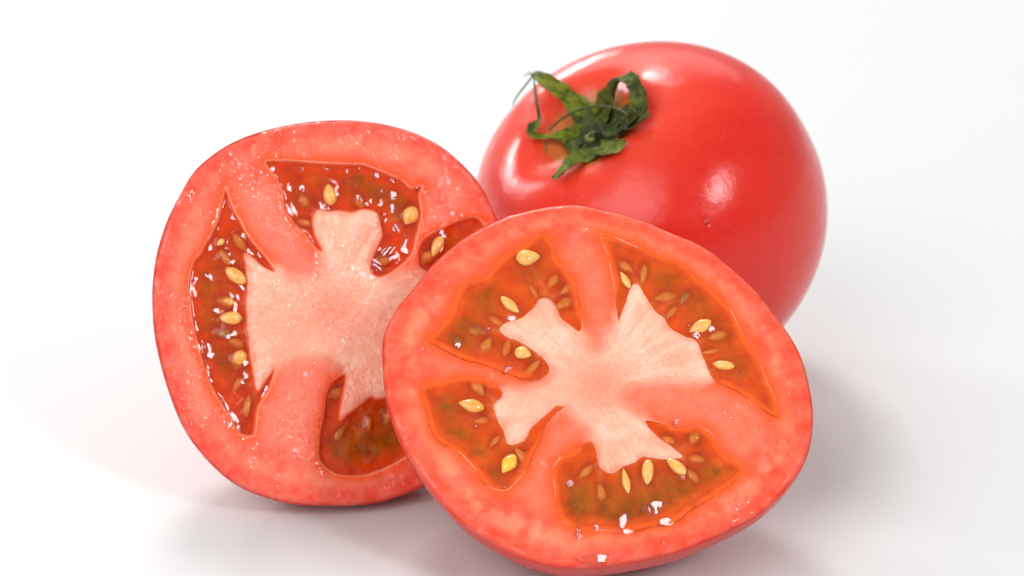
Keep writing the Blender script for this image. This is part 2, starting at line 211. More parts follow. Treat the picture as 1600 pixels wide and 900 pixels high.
def flesh_mat(name, seed_off, wet, grain, sss=.75):
    m, N, L, B = new_mat(name)
    v = coords(N, L, 100); a = attr(N)                       # v in centimetres
    n1 = noise(N, L, v, 3.2+seed_off, 4, .6); n2 = noise(N, L, v, 16, 3, .6)
    c = mixrgb(N, L, mulm(N, L, ramp(N, L, n1, .38, .66, 0., .34), a.outputs['Alpha']), a.outputs['Color'], (0.93, .36, .24))
    c = mixrgb(N, L, mulm(N, L, ramp(N, L, n2, .45, .72, 0., .30), a.outputs['Alpha']), c, (0.84, .085, .04))
    L.new(c, B.inputs['Base Color'])
    B.inputs['Subsurface Weight'].default_value = sss
    B.inputs['Subsurface Radius'].default_value = (1.0, .26, .15)
    B.inputs['Subsurface Scale'].default_value = 0.0009
    B.inputs['Roughness'].default_value = .42
    B.inputs['Specular IOR Level'].default_value = .15
    B.inputs['Coat IOR'].default_value = 1.5
    wetm = ramp(N, L, noise(N, L, v, 1.3, 2, .5), .38, .62, .25, 1.)
    L.new(mulm(N, L, wetm, wet), B.inputs['Coat Weight']); B.inputs['Coat Roughness'].default_value = .04
    g = noise(N, L, v, 7.5, 2, .55); g2 = noise(N, L, v, 30., 2, .6)
    patch = ramp(N, L, noise(N, L, v, 1.1+seed_off, 3, .5), .46, .64, .08, 1.)
    b2 = bump(N, L, mulm(N, L, ramp(N, L, g, .35, .75), patch), .00040*grain, 1.)
    L.new(b2, B.inputs['Coat Normal'])
    L.new(bump(N, L, g2, .0002, .5), B.inputs['Normal'])
    return m

def skin_mat(name, base, dots=.5, rough=.25):
    m, N, L, B = new_mat(name)
    v = coords(N, L, 100); a = attr(N)
    n1 = noise(N, L, v, .7, 4, .6)
    c = mixrgb(N, L, ramp(N, L, n1, .3, .7, 0., .4), a.outputs['Color'], (.74, .024, .004))
    vo = N.new('ShaderNodeTexVoronoi'); vo.inputs['Scale'].default_value = 15; L.new(v, vo.inputs['Vector'])
    sp = ramp(N, L, vo.outputs['Distance'], .10, .30, dots, 0.)
    sp = mulm(N, L, sp, ramp(N, L, noise(N, L, v, 6., 2), .45, .6))
    c = mixrgb(N, L, sp, c, (.90, .16, .06))
    L.new(c, B.inputs['Base Color'])
    B.inputs['Subsurface Weight'].default_value = .35
    B.inputs['Subsurface Radius'].default_value = (1., .2, .1); B.inputs['Subsurface Scale'].default_value = .0018
    L.new(ramp(N, L, noise(N, L, v, 2.5, 3), .3, .7, rough-.03, rough+.05), B.inputs['Roughness'])
    B.inputs['Specular IOR Level'].default_value = .46
    B.inputs['Sheen Weight'].default_value = .0
    b1 = bump(N, L, noise(N, L, v, 1.6, 3, .5), .0006, .30)
    L.new(bump(N, L, noise(N, L, v, 34., 2), .00010, .30, b1), B.inputs['Normal'])
    return m

def wet_shell(name, opacity, tint_mul, fixed=None, bump_cm=.0, rough=.03, bscale=9.):
    """wet translucent body: tinted see-through + soft scatter under a glossy film"""
    m, N, L, B = new_mat(name); out = N['Material Output']
    v = coords(N, L, 100)
    if fixed: col = None
    else: col = attr(N).outputs['Color']
    nn = noise(N, L, v, 5., 4, .6)
    if col is not None:
        c = mixrgb(N, L, ramp(N, L, nn, .35, .7, 0., .3), col, (.92, .15, .006))
    B.inputs['Specular IOR Level'].default_value = 0.
    B.inputs['Subsurface Weight'].default_value = .5; B.inputs['Subsurface Radius'].default_value = (1, .35, .1)
    B.inputs['Subsurface Scale'].default_value = .0012; B.inputs['Roughness'].default_value = .5
    tr = N.new('ShaderNodeBsdfTransparent')
    if col is not None:
        L.new(c, B.inputs['Base Color'])
        tc = mixrgb(N, L, tint_mul, (1., .92, .80), c); L.new(tc, tr.inputs[0])
    else:
        B.inputs['Base Color'].default_value = (*fixed, 1); tr.inputs[0].default_value = (*[1-(1-f)*tint_mul for f in fixed], 1)
    mx = N.new('ShaderNodeMixShader'); L.new(tr.outputs[0], mx.inputs[1]); L.new(B.outputs[0], mx.inputs[2])
    if col is not None: L.new(mulm(N, L, ramp(N, L, noise(N, L, v, 2.5, 3), .3, .7, opacity-.18, opacity+.14), attr(N).outputs['Alpha']), mx.inputs[0])
    else: mx.inputs[0].default_value = opacity
    gl = N.new('ShaderNodeBsdfGlossy'); gl.inputs['Roughness'].default_value = rough
    fr = N.new('ShaderNodeFresnel'); fr.inputs['IOR'].default_value = 1.45
    if bump_cm:
        bn = bump(N, L, noise(N, L, v, bscale, 2, .5), bump_cm*CM, 1.)
        L.new(bn, gl.inputs['Normal']); L.new(bn, fr.inputs['Normal'])
    m2 = N.new('ShaderNodeMixShader'); L.new(fr.outputs[0], m2.inputs[0]); L.new(mx.outputs[0], m2.inputs[1]); L.new(gl.outputs[0], m2.inputs[2])
    L.new(m2.outputs[0], out.inputs['Surface'])
    return m

def seed_mat(name, c1, c2):
    m, N, L, B = new_mat(name); v = coords(N, L, 100)
    L.new(mixrgb(N, L, ramp(N, L, noise(N, L, v, 9, 3), .35, .65), c1, c2), B.inputs['Base Color'])
    B.inputs['Subsurface Weight'].default_value = .4; B.inputs['Subsurface Scale'].default_value = .001
    B.inputs['Subsurface Radius'].default_value = (1, .6, .2)
    B.inputs['Roughness'].default_value = .4; B.inputs['Coat Weight'].default_value = .9; B.inputs['Coat Roughness'].default_value = .04
    L.new(bump(N, L, noise(N, L, v, 30, 2), .0001, .6), B.inputs['Normal'])
    return m

def leaf_mat():
    m, N, L, B = new_mat('calyx_green'); v = coords(N, L, 100); a = attr(N)
    c = mixrgb(N, L, ramp(N, L, noise(N, L, v, 3.5, 4, .65), .40, .64, 0., .85), a.outputs['Color'], (.014, .022, .004))
    c = mixrgb(N, L, ramp(N, L, noise(N, L, v, 9, 3, .6), .55, .75, 0., .6), c, (.34, .36, .06))
    L.new(c, B.inputs['Base Color']); B.inputs['Roughness'].default_value = .5
    B.inputs['Specular IOR Level'].default_value = .22
    B.inputs['Subsurface Weight'].default_value = .1; B.inputs['Subsurface Scale'].default_value = .0005
    L.new(bump(N, L, noise(N, L, v, 9, 4, .6), .0011, 1.), B.inputs['Normal'])
    return m

FLESH_F = flesh_mat('cut_flesh', 0., .75, .60); FLESH_L = flesh_mat('cut_flesh_wet', .4, 1., .8)
CORE_F = flesh_mat('core_flesh', 0., .55, .40, 0.); CORE_L = flesh_mat('core_flesh_wet', .4, 1., .8, 0.)
SKIN = skin_mat('tomato_skin', None, .4, .20); SKIN_H = skin_mat('tomato_skin_half', None, .25, .24)
GEL_F = wet_shell('seed_gel', .62, .18, bump_cm=.003, bscale=4.); GEL_L = wet_shell('seed_gel_wet', .60, .18, bump_cm=.007, bscale=4.5)
JUICE = wet_shell('juice', .10, .25, fixed=(.9, .35, .2), rough=.02)
SEED = {'c': seed_mat('seed_cream', (.90, .52, .13), (.86, .38, .06)), 'o': seed_mat('seed_orange', (.90, .45, .10), (.86, .34, .05)),
        'g': seed_mat('seed_greenish', (.52, .34, .06), (.40, .24, .03)), 'y': seed_mat('seed_amber', (.86, .42, .07), (.80, .36, .04)),
        'Y': seed_mat('seed_yellow', (.88, .58, .03), (.85, .46, .02))}
LEAF = leaf_mat()

# ------------------------------------------------------------------ setting: the white tabletop
def tabletop():
    m, N, L, B = new_mat('white_tabletop'); v = coords(N, L, 1)
    c = mixrgb(N, L, ramp(N, L, noise(N, L, v, 3, 3), .3, .7), (.655, .668, .668), (.675, .688, .685))
    L.new(c, B.inputs['Base Color']); B.inputs['Roughness'].default_value = .5; B.inputs['Specular IOR Level'].default_value = .25
    L.new(bump(N, L, noise(N, L, v, 900, 2), .00004, .4), B.inputs['Normal'])
    V = []; F = []; prof = [(-.9, -.03), (-.9, -.003), (-.897, 0), (1.3, 0), (1.303, -.003), (1.303, -.03)]
    for y, z in prof:
        for x in (-1.5, -.5, 0, .5, 1.5): V.append((x, y, z))
    for i in range(len(prof)-1):
        for j in range(4): a = i*5+j; F.append((a, a+1, a+6, a+5))
    o = mesh_obj('tabletop', V, F, m, scale=1., smooth=False); o['kind'] = 'structure'
tabletop()

# ------------------------------------------------------------------ tomato half
def fan_grid(nr, nt):
    """faces of a ring grid with a centre vertex; index 0 the centre, then ring i (1..nr)"""
    t = np.arange(nt); t2 = (t+1) % nt; q = []
    for i in range(nr-1):
        a = 1+i*nt; q.append(np.stack([a+t, a+nt+t, a+nt+t2, a+t2], 1))
    first = np.stack([np.zeros(nt, int), 1+t, 1+t2, 1+t2], 1)
    return first, np.concatenate(q)

class Half:
    def __init__(s, D, P):
        s.D = D; s.P = P
        s.out = spline(D['out'], 4)
        s.loc = {k: spline(v, 4) for k, v in D['loc'].items()}
        s.core = spline(D['core'], 4)
        a = np.arctan2(s.out[:, 1], s.out[:, 0]); r = np.hypot(s.out[:, 0], s.out[:, 1]); o = np.argsort(a)
        s.ra = np.concatenate([a[o]-2*np.pi, a[o], a[o]+2*np.pi]); s.rr = np.tile(r[o], 3)
    def R(s, th): return np.interp(th, s.ra, s.rr)
    def fields(s, x, y):
        e = s.R(np.arctan2(y, x))-np.hypot(x, y)
        jit = (fbm(x*5, y*5, 3, 3)-.5)*.05
        sl = np.full(x.shape, 1.)
        for k, p in s.loc.items(): sl = np.minimum(sl, sdist(x, y, p, 1.))
        sk = sdist(x, y, s.core, 1.5)
        return e, sl+jit*.5, sk+jit*1.2
    def height(s, x, y, e, sl, sk):
        P = s.P
        h = .04*sstep(.15, -.6, sk) + (fbm(x*1.1, y*1.1, 11, 3)-.5)*.10
        h += (fbm(x*9, y*9, 23, 3)-.5)*P['grain']*(.35+1.3*sstep(.42, .6, fbm(x*.9, y*.9, 31, 2)))
        h -= P['lip']*np.exp(-np.clip(sl, 0, 9)/.09)
        depth = P['depth']*(.75+.5*fbm(x*2.2, y*2.2, 41, 3))
        h -= depth*sstep(0.01, -P['wall'], sl)
        h -= .09*np.clip(1-e/.13, 0, 1)**2
        return h
    def colour(s, x, y, e, sl, sk):
        P = s.P; n1 = fbm(x*1.7, y*1.7, 51, 4); n2 = fbm(x*5, y*5, 61, 3); rad = np.hypot(x, y)
        ang = np.arctan2(y, x)
        c = np.tile(np.array(P['septum']), (len(x), 1))
        # the outer wall: red under the skin, paler band further in, mottled
        wall = sstep(1.15, .75, e+.25*(n1-.5))
        c = mixc(c, P['wallc'], wall)
        band = np.exp(-((e-.50-.25*(n1-.5))/.22)**2)*sstep(.30, .65, n1*.6+n2*.4)
        c = mixc(c, P['band'], .85*band)
        c = mixc(c, P['rimc'], sstep(.46, .10, e+.16*(n2-.5)))
        c = mixc(c, (.70, .030, .020), sstep(.07, .02, e))
        # flesh turns orange red along the chambers
        c = mixc(c, P['edge'], np.exp(-(np.clip(sl-.01, 0, 9)/P['edgew'])**1.4)*.97*sstep(-.05, .22, sk))
        # the pale core, streaked outward
        k = sstep(.26, -.20, sk+.14*(n2-.5)+.22*(n1-.5)); k = np.where(sl < .0, 1., k)
        streak = fbm(ang*9, rad*1.2, 71, 3)
        cc = mixc(np.tile(np.array(P['core']), (len(x), 1)), P['core2'], sstep(.35, .7, n1))
        cc = mixc(cc, (.98, .66, .50), .50*sstep(.48, .72, streak)*sstep(.3, 1.2, rad))
        fine = fbm(ang*30+n1*2, rad*1.6, 77, 2)
        cc = mixc(cc, (.93, .34, .20), .38*sstep(.52, .78, fine)*sstep(.5, 1.6, rad))
        cc = mixc(cc, P['septum'], .55*sstep(.9, .15, rad+.5*(n1-.5)))
        c = c*(1-k[:, None]) + cc*k[:, None]
        # inside the chambers the walls are deep orange red, their glow painted in
        c = mixc(c, P['cave'], sstep(.02, -.05, sl)*.97)
        return np.concatenate([c, (1-np.exp(-(np.clip(sl-.01, 0, 9)/(P['edgew']*1.2))**1.6))[:, None]], 1)

def bez_tube(P, r, ns=8, taper=True, k=5, flat=1., up=(0, 0, 1)):
    P = spline(P, k, False); n = len(P); V = []; F = []
    r = np.interp(np.linspace(0, 1, n), [0, .3, .7, 1], [.85, 1, .8, .35])*r if taper else np.full(n, r)
    for i in range(n):
        t = P[min(i+1, n-1)]-P[max(i-1, 0)]; t = t/(np.linalg.norm(t)+1e-9)
        s_ = np.cross(t, up); s_ /= np.linalg.norm(s_)+1e-9; u = np.cross(s_, t)
        for j in range(ns):
            a = 2*math.pi*j/ns; V.append(P[i]+r[i]*(math.cos(a)*s_+flat*math.sin(a)*u))
    for i in range(n-1):
        for j in range(ns):
            a = i*ns+j; b = i*ns+(j+1) % ns; F.append((a, b, b+ns, a+ns))
    c0 = len(V); V.append(P[0]); V.append(P[-1])
    for j in range(ns):
        F.append((c0, (j+1) % ns, j, j)); F.append((c0+1, (n-1)*ns+j, (n-1)*ns+(j+1) % ns, (n-1)*ns+(j+1) % ns))
    return V, F

def poly_obj(name, V, F, mat, parent, cols=None):
    """like mesh_obj but takes faces with repeated indices (triangles written as quads)"""
    me = bpy.data.meshes.new(name)
    FF = []
    for f in F:
        g = []
        for i in f:
            if int(i) not in g: g.append(int(i))
        if len(g) > 2: FF.append(g)
    me.from_pydata([tuple(float(c)*CM for c in v) for v in V], [], FF)
    me.polygons.foreach_set('use_smooth', [True]*len(FF))
    if cols is not None:
        a = me.color_attributes.new('tint', 'FLOAT_COLOR', 'POINT')
        c = np.ones((len(V), 4), np.float32); c[:, :3] = cols; a.data.foreach_set('color', c.ravel())
    me.materials.append(mat); me.update()
    o = bpy.data.objects.new(name, me); COL.objects.link(o)
    if parent: o.parent = parent
    return o

def make_half(D, P, name, label):
    root = empty(name, D); tag(root, label=label, category='tomato half', group='halves of a cut tomato')
    M = Matrix([[D['x'][i], D['y'][i], D['n'][i], D['c'][i]] for i in range(3)]+[[0, 0, 0, 1]])
    H = Half(D, P); NR, NT = 300, 1000
    th = np.linspace(-np.pi, np.pi, NT, endpoint=False); R = H.R(th)
    s = (np.arange(1, NR+1)/NR)**.85
    X = np.concatenate([[0], (s[:, None]*R*np.cos(th)).ravel()]); Y = np.concatenate([[0], (s[:, None]*R*np.sin(th)).ravel()])
    e, sl, sk = H.fields(X, Y)
    Z = H.height(X, Y, e, sl, sk); C = H.colour(X, Y, e, sl, sk)
    # flesh: the cut face plus a closed back a little inside the skin
    NB = 24; b, pw = D['b'], D['pw']
    def back(q, inset, zoff=0.):
        q = np.asarray(q)[:, None]
        d = (b-inset)*(1-q**pw)**(1/pw)
        return (q*(R-inset)*np.cos(th)), (q*(R-inset)*np.sin(th)), -d+zoff+0*th
    qs = np.sin(np.linspace(np.pi/2, 0.03, NB))
    bx, by, bz = back(qs, .035, -.11)
    V = np.stack([np.concatenate([X, bx.ravel()]), np.concatenate([Y, by.ravel()]), np.concatenate([Z, bz.ravel()])], 1)
    first, quads = fan_grid(NR, NT)
    t = np.arange(NT); t2 = (t+1) % NT; bq = []
    base = 1+(NR-1)*NT
    rings = [base]+[1+NR*NT+i*NT for i in range(NB)]
    for a, b2 in zip(rings[:-1], rings[1:]): bq.append(np.stack([a+t, b2+t, b2+t2, a+t2], 1))
    Fq = np.concatenate([quads]+bq)
    Cf = np.concatenate([C, np.tile((*P['rimc'], 1.), (NB*NT, 1))])
    Ftri = np.concatenate([np.stack([np.zeros(NT, int), 1+t, 1+t2], 1), Fq[:, [0, 1, 2]], Fq[:, [0, 2, 3]]])
    mesh_obj('flesh', V, Ftri, P['flesh'], root, Cf)
    # core: the pale centre tissue, a patch standing a hair proud of the flesh
    mk = (sk < .0) & (sl > -.015)
    Fi = np.concatenate([np.stack([np.zeros(NT, int), 1+t, 1+t2], 1), quads[:, [0, 1, 2]], quads[:, [0, 2, 3]]])
    keep = mk[Fi].all(1); Fi = Fi[keep]; used = np.unique(Fi); remap = np.full(len(X), -1); remap[used] = np.arange(len(used))
    edge = np.minimum(sstep(0, -.12, sk), sstep(-.015, .06, sl))
    Vc = np.stack([X, Y, Z-.004+.006*edge], 1)[used]
    mesh_obj('core', Vc, remap[Fi], P['corem'], root, C[used])
    # skin: a thin closed shell round the back, its lip meeting the cut face
    lip = .045
    qo = np.sin(np.linspace(np.pi/2, 0.02, 70))
    ox, oy, oz = back(qo, 0., -.09); ix, iy, iz = back(qo[::-1], .03, -.092)
    lobes = 1+.006*np.cos(5*th+1)+.004*np.cos(9*th)
    SX = np.concatenate([(R*np.cos(th))[None]*.9985, ox, ix]); SY = np.concatenate([(R*np.sin(th))[None]*.9985, oy, iy])
    SZ = np.concatenate([np.full((1, NT), -.075), oz, iz])
    n = len(SX); q = []
    for i in range(n-1): q.append(np.stack([i*NT+t, (i+1)*NT+t, (i+1)*NT+t2, i*NT+t2], 1))
    q.append(np.stack([(n-1)*NT+t, t, t2, (n-1)*NT+t2], 1))
    ns_ = fbm(np.tile(np.cos(th)*2+5, n), np.tile(np.sin(th)*2+5, n)+np.repeat(np.arange(n), NT)*.03, 5, 3)
    Cs = mixc(np.tile(np.array([.68, .018, .010]), (n*NT, 1)), (.74, .05, .02), ns_)
    mesh_obj('skin', np.stack([SX.ravel(), SY.ravel(), SZ.ravel()], 1), np.concatenate(q), SKIN_H, root, Cs)
    # gel in every chamber
    seeds = [list(q) for q in D['seed']]
    rng = np.random.default_rng(len(D['olv'])); tries = rng.uniform(-3.4, 3.4, (9000, 2))
    te, ts, tk = H.fields(tries[:, 0], tries[:, 1]); eps = .02
    kx = (H.fields(tries[:, 0]+eps, tries[:, 1])[2]-tk)/eps; ky = (H.fields(tries[:, 0], tries[:, 1]+eps)[2]-tk)/eps; extra = 0
    for q, d_, k_, gx_, gy_ in zip(tries, ts, tk, kx, ky):
        if extra >= P['extra'] or d_ > -.13 or not .10 < k_ < .45: continue
        if min(math.hypot(q[0]-o_[0], q[1]-o_[1]) for o_ in seeds) < .30: continue
        seeds.append([q[0], q[1], rng.uniform(.34, .46), rng.uniform(.15, .23), math.atan2(gy_, gx_)+rng.uniform(-.4, .4), rng.uniform(.3, .85), 'c' if rng.random() < .6 else 'y']); extra += 1
    sp_ = np.array([[q[0], q[1]] for q in seeds]); k0_ = H.fields(sp_[:, 0], sp_[:, 1])[2]
    ka_ = H.fields(sp_[:, 0]+.03, sp_[:, 1])[2]-k0_; kb_ = H.fields(sp_[:, 0], sp_[:, 1]+.03)[2]-k0_; nk_ = np.hypot(ka_, kb_)+1e-9
    sgrad = list(zip(ka_/nk_, kb_/nk_, k0_))
    def gel_h(x, y, sl):
        h = -P['gel']+(fbm(x*2.3, y*2.3, 81, 3)-.5)*P['gelw'] + (fbm(x*5, y*5, 83, 2)-.5)*P['gelw']*.2
        for sx, sy, L_, w_, an, dp, tn in seeds:
            ca, sa = math.cos(an), math.sin(an); u = (x-sx)*ca+(y-sy)*sa; v = -(x-sx)*sa+(y-sy)*ca
            g = np.exp(-(u/(L_*.62))**2-(v/(w_*.8))**2); h = h+P['sac']*g*(1-.5*dp)
        h = h+P['meniscus']*np.exp(np.clip(sl, -9, 0)/.07)
        return h
    for k, poly in H.loc.items():
        st = .022; lo = poly.min(0)-.1; hi = poly.max(0)+.1
        gx, gy = np.meshgrid(np.arange(lo[0], hi[0], st), np.arange(lo[1], hi[1], st)); sh = gx.shape
        x, y = gx.ravel(), gy.ravel()
        jit = (fbm(x*5, y*5, 3, 3)-.5)*.05
        d = sdist(x, y, poly, .5)+jit*.5
        ok = (d < .02)
        z = gel_h(x, y, d)
        i = np.arange(len(x)).reshape(sh); Fq = np.stack([i[:-1, :-1].ravel(), i[:-1, 1:].ravel(), i[1:, 1:].ravel(), i[1:, :-1].ravel()], 1)
        Fq = Fq[ok[Fq].all(1)]; used = np.unique(Fq); rm = np.full(len(x), -1); rm[used] = np.arange(len(used))
        ol = np.zeros(len(x))
        wx = x+(fbm(x*3, y*3, 91, 3)-.5)*.35; wy = y+(fbm(x*3, y*3, 95, 3)-.5)*.35
        for ox_, oy_, r_, s_ in D['olv']: ol = np.maximum(ol, s_*np.exp(-(((wx-ox_)**2+(wy-oy_)**2)/(.85*r_)**2)))
        ol *= sstep(-.02, -.22, d)
        n3 = fbm(x*4, y*4, 97, 3)
        c = mixc(np.tile(np.array(P['gelc']), (len(x), 1)), (.93, P['gmix'], .003), sstep(.35, .7, n3)*.6)
        for (sx, sy, L_, w_, an, dp, tn), (gx_, gy_, kk_) in zip(seeds, sgrad):
            tx, ty = -gx_, -gy_; ll = max(.05, kk_); u = np.clip((x-sx)*tx+(y-sy)*ty, 0, ll); dd = np.hypot(x-sx-u*tx, y-sy-u*ty)
            c = mixc(c, (.96, .36, .12), .75*np.exp(-(dd/.045)**2))
        c = mixc(c, (.25, .095, .003), np.clip(ol*1.25, 0, .95))
        for sx, sy, L_, w_, an, dp, tn in seeds:
            c = mixc(c, (.95, P['gmix']*1.3, .010), .6*np.exp(-((x-sx)**2+(y-sy)**2)/(.55*L_+.03)**2))
        offcore = sstep(.06, .26, sdist(x, y, H.core, 1.))
        c = mixc(c, P['walltint'], sstep(-.34, -.02, d+.26*(n3-.5))*(.15+.85*offcore))
        al = 1+.25*np.clip(ol, 0, 1)
        for sx, sy, L_, w_, an, dp, tn in seeds:
            ca, sa = math.cos(an), math.sin(an); u = (x-sx)*ca+(y-sy)*sa; v = -(x-sx)*sa+(y-sy)*ca
            al = al*(1-.88*np.exp(-(u/(L_*.60))**2-(v/(w_*.85))**2))
        al = np.maximum(al, P['wallop']*sstep(-.24, .0, d)*offcore)
        c = np.concatenate([c, al[:, None]], 1)
        mesh_obj('gel', np.stack([x, y, z], 1)[used], rm[Fq], P['gelm'], root, c[used])
    # seeds
    for sx, sy, L_, w_, an, dp, tn in seeds:
        V = []; F = []; NU, NV = 14, 12
        for iu in range(NU+1):
            u = iu/NU; xx = (.5-u)*L_
            rr = math.sin(math.pi*min(1, u**.82))**.75 if 0 < u < 1 else 0
            for iv in range(NV):
                a = 2*math.pi*iv/NV
                V.append((xx, .5*w_*rr*math.cos(a)*(1+.06*math.sin(7*u+sx*9)), .30*w_*rr*math.sin(a)))
        for iu in range(NU):
            for iv in range(NV):
                a = iu*NV+iv; b2 = iu*NV+(iv+1) % NV; F.append((a, b2, b2+NV, a+NV))
        V = np.array(V); ca, sa = math.cos(an), math.sin(an)
        lz = gel_h(np.array([sx]), np.array([sy]), np.array([-.5]))[0]
        tilt = .25*math.sin(sx*13+sy*7)
        zz = lz+V[:, 2]+V[:, 0]*tilt*.5-dp*.22*w_-.04+(.045 if dp < .2 else -.02*dp)
        V = np.stack([sx+V[:, 0]*ca-V[:, 1]*sa, sy+V[:, 0]*sa+V[:, 1]*ca, zz], 1)
        mesh_obj('seed', V, F, SEED[tn], root)
    # beads of juice added as glints, each shaped to mirror a lamp
    for pl, wd in D['juice']:
        Q = np.array(pl); Q = spline(Q, 10, False) if len(Q) > 2 else np.linspace(Q[0], Q[-1], 15)
        if len(Q) > 1:
            t0 = Q[0]-Q[1]; t0 /= np.linalg.norm(t0)+1e-9; t1 = Q[-1]-Q[-2]; t1 /= np.linalg.norm(t1)+1e-9
            Q = np.concatenate([[Q[0]+t0*wd*.5], Q, [Q[-1]+t1*wd*.5]])
        # a small meniscus: a tilted lip of juice, steep enough to face a window
        cen = Q.mean(0); pw_ = (M @ Vector((cen[0], cen[1], 0, 1)))
        pw_ = np.array(pw_[:3]); best = None
        fr_ = np.array([D['x'], D['y'], D['n']])
        vv = np.array(DATA['cam'])-pw_; vv /= np.linalg.norm(vv)
        for lp in LAMPS:
            ll = np.array(lp)-pw_; ll /= np.linalg.norm(ll); hh = vv+ll; hh /= np.linalg.norm(hh); hl = fr_ @ hh
            if hl[2] > .3 and (best is None or hl[2] > best[2]): best = hl
        g = -best[:2]/best[2]; gl_ = np.linalg.norm(g)
        n = len(Q); V = []; F = []; NA = 21
        e1, s1, k1 = H.fields(Q[:, 0], Q[:, 1])
        zf = H.height(Q[:, 0], Q[:, 1], e1, s1, k1); zg = gel_h(Q[:, 0], Q[:, 1], s1)
        zb = np.where(s1 < -.02, np.maximum(zg, zf), zf)
        zb = np.full(n, np.median(zb))
        for i in range(n):
            tt = Q[min(i+1, n-1)]-Q[max(i-1, 0)]; tt /= np.linalg.norm(tt)+1e-9; sd = np.array([-tt[1], tt[0]])
            u = i/(n-1); wv = wd*P['beadw']*max(.04, math.sin(math.pi*u)**.5)*(1+.16*math.sin(u*9+Q[0, 0]*20))
            for j in range(NA):
                v = j/(NA-1)*2-1; q = Q[i]+sd*v*wv*.5-cen
                along = (Q[i]-cen) @ tt; gt = g @ tt
                # tilt along the bead is followed only partly, so that long beads stay on the surface
                hgt = (g @ sd)*v*wv*.5+gt*np.clip(along, -.14, .14)
                z_ = zb[i]+gl_*wd*.45+hgt-.03*wd*v*v-(.5*wd*max(0, abs(v)-.78)**2/.05)
                z_ -= wd*.6*max(0, abs(u-.5)-.38)**2/.0144
                z_ += .012*wd*math.sin(3.1*v+u*9+cen[0]*11)
                V.append((Q[i, 0]+sd[0]*v*wv*.5, Q[i, 1]+sd[1]*v*wv*.5, z_))
        for i in range(n-1):
            for j in range(NA-1): a = i*NA+j; F.append((a, a+NA, a+NA+1, a+1))
        o = mesh_obj('juice_glint', V, F, JUICE, root)
    return root

PF = dict(gmix=.14, extra=16, septum=(.92, .190, .100), wallc=(.91, .088, .038), band=(.96, .33, .18), rimc=(.88, .075, .030), edge=(.92, .110, .014), edgew=.19,
          core=(.97, .56, .41), core2=(.96, .45, .31), cave=(.94, .12, .010), gelc=(.94, .085, .003), depth=.42, wall=.20, lip=.012, grain=.012,
          gel=.012, gelw=.022, sac=.022, meniscus=.004, walltint=(.95, .12, .018), wallop=1.75, flesh=FLESH_F, corem=CORE_F, gelm=GEL_F, beadw=1.7, beadh=.32)
PL = dict(PF, edgew=.13, gmix=.085, extra=12, septum=(.92, .22, .14), wallc=(.91, .125, .07), band=(.95, .27, .16), rimc=(.88, .075, .042), core=(.97, .54, .39), core2=(.95, .43, .29), cave=(.93, .085, .006),
          gelc=(.94, .055, .002), depth=.6, wall=.24, lip=.02, grain=.030, gel=.14, gelw=.06, sac=.05, meniscus=.04, walltint=(.92, .075, .010), wallop=1.1, flesh=FLESH_L, corem=CORE_L, gelm=GEL_L)
make_half(DATA['front'], PF, 'tomato_half', 'tomato half lying tilted in front, its four smooth seed chambers turned up to the viewer')
make_half(DATA['left'], PL, 'tomato_half', 'tomato half standing upright behind the other half, its cut face grainy and glistening')

